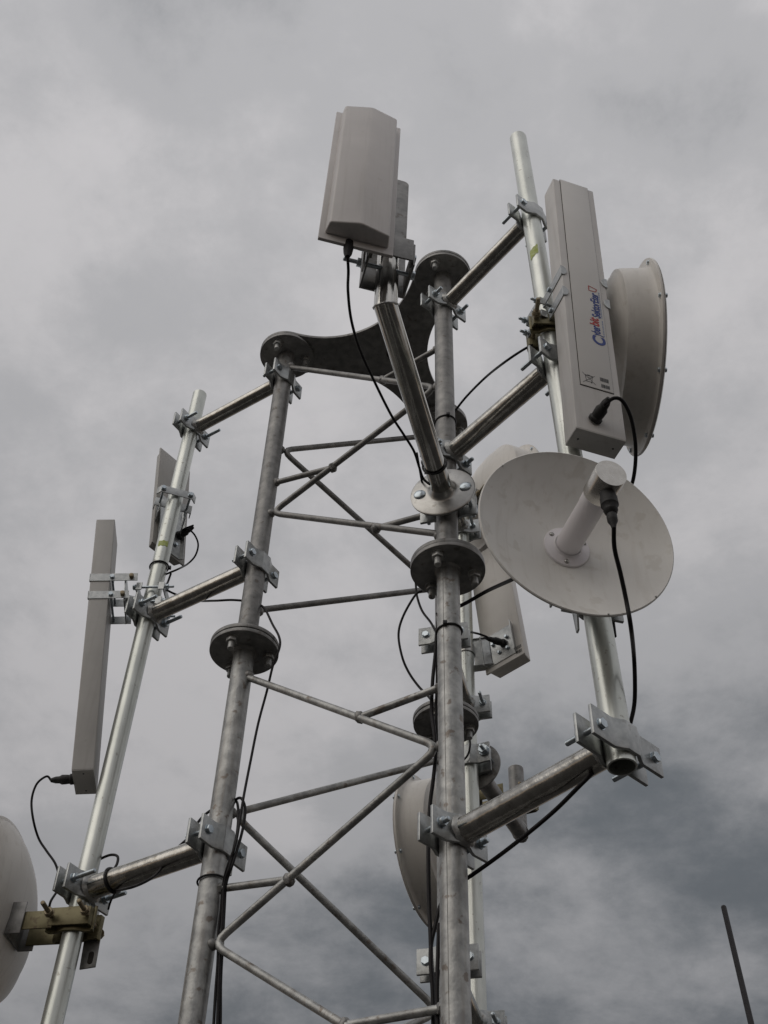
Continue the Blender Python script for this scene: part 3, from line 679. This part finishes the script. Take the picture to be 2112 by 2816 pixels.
# ------------------------------------------------------------------ shrouded dishes
def drum_dish(label, c, az, mst, rr=0.224, zoff=0.0, el=0.0, bracket='chromate', parts=True, dzb=0.0, tail=False):
    n = V((math.cos(R(az)) * math.cos(R(el)), math.sin(R(az)) * math.cos(R(el)), math.sin(R(el)))); c = V(c)
    nh = V((n.x, n.y, 0)).normalized(); u = nh.cross(Zu).normalized()
    if u.y > 0: u = -u                           # u looks towards the path below (south)
    t = Thing('shrouded_dish', c - Zu * rr, label, 'dish antenna', 'white shrouded dishes')
    k = rr / 0.224
    sh = MB().lathe([(0.218 * k, 0.0), (0.2235 * k, -0.001), (0.2245 * k, -0.004), (0.2235 * k, -0.007), (0.206 * k, -0.008), (0.2025 * k, -0.012), (0.2005 * k, -0.030), (0.1985 * k, -0.072), (0.1965 * k, -0.080), (0.188 * k, -0.084)], c, n, 96, False, False)
    t.part('shroud', sh, 'drum_white', ang=50)
    bk = MB().lathe([(0.188 * k, -0.084), (0.165 * k, -0.101), (0.135 * k, -0.117), (0.10 * k, -0.130), (0.062 * k, -0.137), (0.001, -0.139)], c, n, 72, False, True); t.part('reflector', bk, 'drum_white', ang=50)
    t.part('radome_cover', MB().lathe([(0.2225 * k, 0.0008), (0.218 * k, 0.004), (0.15 * k, 0.007), (0.001, 0.009)], c, n, 72, True, True), 'drum_white')
    x, y, z = frame_z(n)
    for j in range(8):
        a = 2 * math.pi * (j + 0.35) / 8; p = c + (x * math.cos(a) + y * math.sin(a)) * (0.2135 * k)
        bolt(t, p - n * 0.008, n, 0.016, 0.005, 0.010, 0.004, washer=True, nut_at=0.0115)
    # mount
    bc = c - n * 0.137; mp = mst.p(c.z + dzb) if mst else None
    M3 = Matrix((u, nh, Zu)).transposed()
    hub = MB(); hub.sheet([(-0.036, -0.030), (-0.036, 0), (0.036, 0), (0.036, -0.030)], 0.004, bc - nh * 0.002 + Zu * dzb, M3, -0.036, 0.036); t.part('hub_channel', hub, 'galv_dull', 0.0012)
    if mp:
        for s_, w_ in ((1, 0.053), (-1, 0.053)):
            o_ = MB(); Mq = Matrix((nh, u * s_, Zu * (1 if nh.cross(u * s_).z > 0 else -1))).transposed(); r_ = mst.r
            e = r_ - 0.010
            ln = [(w_, e + 0.012), (w_ - 0.004, e), (0.030, e), (0.020, r_ - 0.004), (0.010, r_), (-0.010, r_), (-0.020, r_ - 0.004), (-0.030, e), (-w_ + 0.004, e), (-w_, e + 0.012)]
            o_.sheet(list(reversed(ln)), 0.006, mp, Mq, -0.027, 0.027); t.part('jaw', o_, bracket, 0.0012)
            o_ = MB(); o_.sheet(list(reversed([(w_ - 0.008, e + 0.010), (w_ - 0.012, e + 0.022), (-w_ + 0.012, e + 0.022), (-w_ + 0.008, e + 0.010)])), 0.004, mp, Mq, -0.020, 0.020); t.part('jaw_spacer', o_, bracket, 0.0008)
        for s_ in (-1, 1):
            bolt(t, mp + nh * (s_ * 0.039) - u * (mst.r + 0.022), u, 0.140, 0.010, 0.017, 0.007, nut_at=0.098, m='brass_head')
        d = (bc - mp); d.z = 0
        for s_ in (-1, 1):
            ch = MB(); ch.box((bc + mp) / 2 + u * (s_ * 0.034) + nh * 0.010 + Zu * (dzb * 0.5 - 0.005), M3, (0.004, d.length - 0.05, 0.040)); t.part('cheek_plate', ch, bracket, 0.001)
        if not tail: return t
        tl = MB(); Mq = Matrix((nh, Zu, u)).transposed()
        tl.prism([(-0.050, -0.012), (-0.052, -0.082), (-0.018, -0.086), (-0.014, -0.012)], mp, Mq, -0.032, -0.028); tl2 = t.part('slotted_plate', tl, 'galv_dull', 0.001)
        sk = [(-0.038 + 0.006 * math.cos(R(a)), -0.062 + (0.008 if math.sin(R(a)) > 0 else -0.008) + 0.006 * math.sin(R(a))) for a in range(0, 360, 20)]
        t.part('slot', MB().prism(sk, mp, Mq, -0.0325, -0.0275), 'hole_dark', 0, tl2)
    return t
drum_dish('large white shrouded dish facing right behind the lettered sector antenna', (0.6161, 1.7346, 4.048), 0.5, RM, rr=0.240, dzb=-0.075)
drum_dish('white shrouded dish peeping out between a round clamp plate and the open dish', (0.258 + 0.185 * math.cos(R(24)), 2.76 + 0.185 * math.sin(R(24)), 4.70), 24, BM, dzb=-0.06)
drum_dish('white shrouded dish facing left behind the nearest tower leg', (0.154, 3.113, 3.512), 154, Mast((0.431, 3.10, 3.5), (0.431, 3.10, 3.9), 0.0235), dzb=0.17)
drum_dish('white shrouded dish cut off by the left picture edge', (-0.884, 2.456, 2.922), 170, LM, dzb=-0.045, tail=True)

# ------------------------------------------------------------------ open dish with a rod feed
DC = V((0.3354, 1.4495, 3.1315)); da, de = R(-77.11), R(-6.86)
DN = V((math.cos(de) * math.cos(da), math.cos(de) * math.sin(da), math.sin(de)))
dt = Thing('open_dish', DC - Zu * 0.178, 'open cream dish with a white rod feed and hanging black cable', 'dish antenna')
prof = [(0.0005, -0.0570)] + [(0.174 * q / 16, -0.057 + 0.055 * (q / 16) ** 2) for q in range(1, 17)] + [(0.1765, 0.0), (0.1784, -0.0012), (0.1786, -0.004), (0.1772, -0.006), (0.174, -0.0055)] + [(0.174 * q / 16, -0.0605 + 0.055 * (q / 16) ** 2) for q in range(15, 0, -1)] + [(0.0005, -0.0605)]
dt.part('reflector', MB().lathe(prof, DC, DN, 128, False, False), 'dish_white', ang=50)
fb = dt.part('feed_base', MB().lathe([(0.043, -0.0555), (0.043, -0.0515), (0.0415, -0.0495), (0.027, -0.047), (0.0242, -0.043)], DC, DN, 48, True, False), 'feed_plastic')
dx, dy_, dz_ = frame_z(DN)
for j in range(3):
    a = R(-95 + 120 * j); p = DC + (dx * math.cos(a) + dy_ * math.sin(a)) * 0.0345 - DN * 0.0492
    dt.part('screw', MB().dome(p, DN, 0.0048, 0.0035, 14), 'bright_steel', parent=fb)
dt.part('feed_tube', MB().lathe([(0.0232, -0.050), (0.0230, 0.068), (0.0240, 0.070), (0.0240, 0.100), (0.0230, 0.101)], DC, DN, 48), 'feed_plastic')
cap = dt.part('feed_cap', MB().lathe([(0.0262, 0.096), (0.0272, 0.097), (0.0274, 0.151), (0.0268, 0.1522), (0.001, 0.1524)], DC, DN, 64, True, True), 'cap_steel')
pc = DC + DN * 0.128
dd = (V((0, 0, -1)) - DN * V((0, 0, -1)).dot(DN)).normalized()
dd2 = (dd + V((0.08, 0, -0.5))).normalized()
dt.part('plug', MB().lathe([(0.0125, 0.018), (0.0132, 0.024), (0.0132, 0.036), (0.0145, 0.037), (0.0148, 0.052), (0.0125, 0.055), (0.0112, 0.062), (0.0120, 0.063), (0.0105, 0.068), (0.0072, 0.071), (0.0088, 0.076), (0.0086, 0.086), (0.0052, 0.094), (0.0035, 0.102)], pc, dd2, 22), 'black_tape')
for a in (-40, -75, 60, 140):
    q = DC + (dx * math.cos(R(a)) + dy_ * math.sin(R(a))) * 0.1755; dt.part('screw', MB().dome(q, DN, 0.0022, 0.0016, 8), 'bright_steel')
mp = RM.p(3.13); dnh = V((DN.x, DN.y, 0)).normalized(); du = dnh.cross(Zu).normalized(); M3 = Matrix((du, dnh, Zu)).transposed()
bcn = DC - DN * 0.078
k = MB(); k.sheet([(-0.04, -0.05), (-0.04, 0), (0.04, 0), (0.04, -0.05)], 0.004, bcn - dnh * 0.004, M3, -0.05, 0.05); dt.part('hub_channel', k, 'zinc_plate', 0.001)
for s_ in (-1, 1):
    k = MB(); k.box((bcn + mp) / 2 + du * (s_ * 0.036), M3, (0.004, (bcn - mp).length - 0.01, 0.07)); dt.part('cheek_plate', k, 'zinc_plate', 0.001)
    k = MB(); jaw(dnh.cross(Zu).normalized(), dnh, 0, mp, k, RM.r, s_, 0.06, 0.06); dt.part('jaw', k, 'zinc_plate', 0.001)
k = MB(); k.prism([(-0.03, -0.02), (0.006, -0.02), (-0.008, -0.128), (-0.016, -0.130)], bcn + du * -0.036 - dnh * 0.035, Matrix((dnh, Zu, du)).transposed(), -0.002, 0.002); dt.part('tilt_plate', k, 'zinc_plate', 0.0006)

# ------------------------------------------------------------------ whip antenna at the lower right
wt_, wb_ = at(1990, 2494, 1.55), at(2066, 2816, 1.34)
wd = (wb_ - wt_).normalized(); foot = wt_ + wd * ((0.02 - wt_.z) / wd.z)
wa = Thing('whip_antenna', zz(foot, 0), 'thin black whip antenna in the lower right corner', 'antenna')
wa.part('whip', MB().path([wt_ + wd * 0.0012, wt_ + wd * 0.02, foot - wd * 0.3], 0.0034, 16), 'black_rubber')
wa.part('tip', MB().dome(wt_ + wd * 0.0012, -wd, 0.0034, 0.0022, 16), 'black_rubber')
wa.part('base_coil', MB().lathe([(0.012, 0), (0.012, 0.28), (0.007, 0.31)], foot, -wd, 20), 'black_rubber')

# ------------------------------------------------------------------ cables and ties
XY = {'N': LEG['N'], 'L': LEG['L'], 'B': LEG['B'], 'R': V((0.375, 1.62, 0)), 'M': V((-0.615, 2.412, 0)), 'K': V((0.258, 2.76, 0)), 'F': V((-0.012, 1.373, 0))}
def vdep(a, v):
    q = XY[a] - EYE; k = (1408 - v) / FPX
    z = (k * q.dot(FWD) - q.dot(UP)) / (UP.z - k * FWD.z)
    return (q + Zu * z).dot(FWD)
def cable(pts, label, r=0.0031, ext=None):
    P = []
    for p in pts:
        if len(p) == 3 and isinstance(p, V): P.append(p)
        elif len(p) == 3: P.append(at(*p))
        else: P.append(at(p[0], p[1], vdep(p[2], p[1]) + p[3]))
    P = smooth_path(P, 6)
    return single('coaxial_cable', MB().path(P, r, 10), 'black_rubber', P[0], label, 'cable', 'black coaxial cables')
def tie(c, axis, r, label, head=0, w=0.0022):
    x, y, z = frame_z(axis); pts = [c + x * (r * math.cos(2 * math.pi * k / 32)) + y * (r * math.sin(2 * math.pi * k / 32)) + z * (0.003 * math.sin(2 * math.pi * k / 32)) for k in range(33)]
    t = Thing('cable_tie', c, label, 'cable tie', 'black cable ties'); t.part('strap', MB().path(pts, w, 8), 'nylon_black')
    h = c + (x * math.cos(R(head)) + y * math.sin(R(head))) * (r + 0.003); t.part('buckle', MB().box(h, Matrix((x, y, z)).transposed(), (0.009, 0.009, 0.009)), 'nylon_black', 0.001)
    return t
dF = dep(FC); dN = vdep('N', 1300)
plug_top = PL(-0.014, 0.006, -0.325)
cable([plug_top, (958, 745, dep(plug_top) + 0.01), (957, 800, 2.50), (966, 880, 2.53), (990, 962, 2.58), (1030, 1050, 2.63), (1075, 1140, 2.68), (1110, 1195, 2.71), (1138, 1240, 2.735), (1153, 1285, 2.76), (1164, 1316, 2.78), (1182, 1332, 2.77)], 'black cable drooping from the topmost antenna along the bent pipe', 0.0030)
cable([(1146, 1245, 2.80), (1154, 1290, 2.82), (1162, 1330, 2.84), (1174, 1350, 2.86), (1200, 1380, 2.93)], 'short black cable end beside the round base plate', 0.0026)
cable([(1240, 1146, 'N', 0.06), (1252, 1129, 'N', 0.05), (1285, 1088, 'N', -0.02), (1335, 1038, 'N', -0.08), (1385, 998, 'R', 0.08), (1437, 963, 'R', 0.03), (1480, 940, 'R', 0.03)], 'black cable sweeping between the nearest leg and the right mast', 0.0030)
pr_ = RL(-0.006, -0.076, -0.415)
cable([RL(-0.006, -0.0775, -0.4135), (1662, 1112, dep(pr_) - 0.005), (1688, 1095, dep(pr_)), (1712, 1103, dep(pr_) + 0.005), (1734, 1145, dep(pr_) + 0.01), (1746, 1205, dep(pr_) + 0.02), (1748, 1262, dep(pr_) + 0.03), (1742, 1315, dep(pr_) + 0.04), (1730, 1350, dep(pr_) + 0.06), (1700, 1420, 'R', 0.05), (1672, 1560, 'R', 0.06), (1690, 1750, 'R', 0.05)], 'black cable looping from the lettered sector antenna plug', 0.0040)
cf = pc + dd2 * 0.100
cable([cf, (1690, 1508, dep(cf) + 0.01), (1706, 1575, dep(cf) + 0.01), (1722, 1650, dep(cf) + 0.005), (1735, 1725, dep(cf) - 0.01), (1743, 1800, 'R', -0.06), (1746, 1870, 'R', -0.01), (1745, 1930, 'R', 0.03), (1737, 1975, 'R', 0.045), (1722, 2020, 'R', 0.055), (1690, 2080, 'R', 0.06), (1640, 2118, 'R', 0.06), (1600, 2155, 'R', 0.05), (1530, 2225, 2.03), (1450, 2293, 2.05), (1370, 2355, 'N', -0.03), (1300, 2405, 'N', 0.02), (1250, 2440, 'N', 0.05), (1212, 2500, 'N', 0.05)], 'black cable hanging from the open dish feed down to the lowest right arm', 0.0037)
cable([(1200, 1690, 'N', 0.07), (1270, 1664, 'N', 0.06), (1340, 1625, 'N', 0.01), (1420, 1588, 'R', 0.16), (1500, 1545, 'R', 0.10), (1600, 1500, 'R', 0.05)], 'thick black cable running from the nearest leg behind the open dish', 0.0042)
cable([(1160, 1625, 'N', 0.14), (1141, 1638, 'N', 0.14), (1109, 1694, 'N', 0.15), (1096, 1744, 'N', 0.16), (1105, 1803, 'N', 0.17), (1123, 1847, 'N', 0.18), (1150, 1886, 'N', 0.18), (1182, 1920, 'N', 0.16), (1200, 1950, 'N', 0.12)], 'slack black cable loop left of the nearest leg', 0.0027)
cable([(1143, 1600, 'N', 0.16), (1147, 1640, 'N', 0.16), (1161, 1680, 'N', 0.15), (1184, 1711, 'N', 0.13), (1200, 1740, 'N', 0.09)], 'short black cable from a dark bar to the nearest leg', 0.0027)
cable([(1208, 1690, 'N', 0.03), (1201, 1740, 'N', 0.03), (1197, 1800, 'N', 0.04), (1190, 1870, 'N', 0.05), (1187, 1950, 'N', 0.06), (1194, 2010, 'N', 0.05), (1198, 2070, 'N', 0.05), (1192, 2140, 'N', 0.05), (1182, 2221, 'N', 0.06), (1178, 2332, 'N', 0.06), (1180, 2480, 'N', 0.06), (1184, 2572, 'N', 0.05), (1187, 2664, 'N', 0.05), (1195, 2756, 'N', 0.05), (1199, 2840, 'N', 0.05), (1203, 3000, 'N', 0.05)], 'long black cable running down the left side of the nearest leg', 0.0040)
cable([(1213, 1705, 'N', 0.02), (1204, 1790, 'N', 0.05), (1202, 1860, 'N', 0.05), (1199, 1960, 'N', 0.06), (1203, 2020, 'N', 0.06), (1212, 2060, 'N', 0.07)], 'second black cable beside the nearest leg, below the tie', 0.0030)
cable([(1216, 2480, 'N', 0.05), (1208, 2500, 'N', 0.05), (1197, 2546, 'N', 0.05), (1187, 2590, 'N', 0.05), (1184, 2640, 'N', 0.045), (1190, 2730, 'N', 0.045), (1192, 2840, 'N', 0.045), (1195, 3000, 'N', 0.045)], 'black cable joining the bundle beside the lower part of the nearest leg', 0.0038)
cable([(1207, 2540, 'N', 0.03), (1204, 2640, 'N', 0.03), (1202, 2740, 'N', 0.03), (1205, 2840, 'N', 0.03), (1210, 3000, 'N', 0.03)], 'black cable hugging the nearest leg near the bottom edge', 0.0036)
# left leg run
cable([(470, 1577, 'M', 0.03), (462, 1600, 'M', 0.03), (455, 1619, 'M', -0.02), (497, 1640, 'M', 0.03), (540, 1652, 'M', 0.05), (590, 1652, 'L', 0.06), (640, 1650, 'L', 0.05), (690, 1655, 'L', 0.04), (716, 1664, 'L', 0.0), (731, 1679, 'L', -0.02), (749, 1716, 'L', -0.03), (767, 1750, 'L', -0.05), (769, 1780, 'L', -0.06), (751, 1829, 'L', -0.05), (734, 1900, 'L', -0.03), (710, 1990, 'L', -0.02), (688, 2098, 'L', -0.02), (672, 2180, 'L', -0.03), (661, 2245, 'L', -0.04), (648, 2320, 'L', -0.05), (624, 2388, 'L', -0.04), (613, 2440, 'L', -0.02), (608, 2500, 'L', -0.01), (601, 2560, 'L', -0.01), (599, 2640, 'L', -0.01), (593, 2725, 'L', -0.01), (588, 2810, 'L', -0.01), (580, 2950, 'L', -0.01)], 'black cable crossing to the left leg and hanging beside it past the flange', 0.0029)
cable([(640, 2215, 'L', 0.03), (650, 2198, 'L', 0.0), (664, 2196, 'L', -0.02), (674, 2222, 'L', -0.03), (671, 2262, 'L', -0.035), (660, 2310, 'L', -0.04), (640, 2375, 'L', -0.045), (622, 2430, 'L', -0.03), (617, 2500, 'L', -0.015), (612, 2600, 'L', -0.015), (607, 2700, 'L', -0.015), (606, 2810, 'L', -0.015), (602, 2950, 'L', -0.015)], 'black cable with a small loop beside the left leg, above the lowest left arm', 0.0030)
cable([(536, 2274, 'L', 0.03), (552, 2252, 'L', 0.04), (572, 2234, 'L', 0.05), (610, 2210, 'L', 0.06), (645, 2200, 'L', 0.03), (655, 2225, 'L', -0.02), (652, 2290, 'L', -0.04), (632, 2380, 'L', -0.045), (617, 2432, 'L', -0.03), (612, 2520, 'L', -0.02), (604, 2650, 'L', -0.02), (598, 2810, 'L', -0.02), (592, 2950, 'L', -0.02)], 'black cable passing behind the left leg above the lowest arm', 0.0030)
pl0 = LL(0, -0.0775, -0.403)
cable([pl0, (128, 2135, dep(pl0)), (101, 2156, dep(pl0) - 0.01), (87, 2200, dep(pl0) - 0.03), (91, 2252, dep(pl0) - 0.06), (106, 2305, 'M', 0.06), (128, 2340, 'M', 0.06), (153, 2377, 'M', 0.05), (163, 2420, 'M', 0.05), (158, 2448, 'M', 0.04), (139, 2480, 'M', 0.02), (134, 2510, 'M', 0.03)], 'black cable curling from the plain grey sector antenna plug', 0.0027)
cable([(262, 2372, 'M', 0.03), (276, 2362, 'M', 0.02), (304, 2351, 'M', 0.0), (323, 2355, 'M', -0.02), (322, 2375, 'M', -0.03), (308, 2400, 'M', -0.05), (302, 2430, 'M', -0.055), (318, 2448, 'M', -0.045), (350, 2443, 'L', -0.01), (382, 2433, 'L', 0.0), (415, 2416, 'L', 0.02), (436, 2398, 'L', 0.05), (455, 2370, 'L', 0.08), (490, 2330, 'L', 0.08), (536, 2290, 'L', 0.07)], 'black cable looped over the lowest left arm and along its underside', 0.0030)
cable([(322, 2446, 'M', -0.05), (312, 2462, 'M', -0.05), (303, 2482, 'M', -0.045), (298, 2500, 'M', -0.02)], 'short black cable end below the lowest left arm', 0.0024)
ps = SL(0.040, ys - 0.055, -0.10)
cable([ps, (506, 1455, dep(ps) - 0.01), (521, 1457, dep(ps) - 0.02), (537, 1474, dep(ps) - 0.03), (545, 1499, dep(ps) - 0.04), (537, 1528, dep(ps) - 0.06), (517, 1550, dep(ps) - 0.08), (492, 1564, 'M', -0.02), (466, 1575, 'M', 0.0), (450, 1582, 'M', 0.03)], 'black cable looping from the small grey panel antenna to the left mast', 0.0027)
pq = QL(-0.022, yq - 0.058, -0.160)
cable([pq, (1340, 1752, dep(pq) - 0.02), (1312, 1742, dep(pq) - 0.03), (1285, 1738, 'K', -0.06), (1262, 1745, 'B', 0.1), (1230, 1790, 'B', 0.02)], 'black cable from the beige panel antenna to the nearest leg', 0.0032)
cable([(1268, 2020, 'K', -0.05), (1290, 2032, 'K', -0.06), (1292, 2055, 'K', -0.06), (1284, 2080, 'K', -0.05), (1262, 2100, 'K', -0.04)], 'tiny black cable loop right of the nearest leg', 0.0028)
def legtie(leg, z, label, head, r=LR + 0.003): return tie(zz(LEG[leg], z), Zu, r, label, head)
legtie('N', 3.292, 'black cable tie round the nearest leg below its flange', -20, LR + 0.0022)
legtie('L', 2.871, 'black cable tie round the left leg below the lowest arm', 200, LR + 0.0035)
legtie('N', 3.985, 'dark tie round the upper part of the nearest leg', 10, LR + 0.0012)
dA = (FC - zz(LEG['N'], 3.684)).normalized()
tie(zz(LEG['N'], 3.684) + dA * 0.125, dA, 0.0242 + 0.003, 'black cable tie round the foot of the bent pipe', 150, 0.0026)
dL = (LM.p(2.955) - zz(LEG['L'], 2.955)).normalized()
tie(LM.p(2.955) - dL * 0.085, dL, 0.0248 + 0.0026, 'black cable tie round the lowest left arm', 120, 0.0028)
tie(LM.p(3.935), Zu, LM.r + 0.003, 'black cable tie round the left mast above the middle arm', 90, 0.0024)
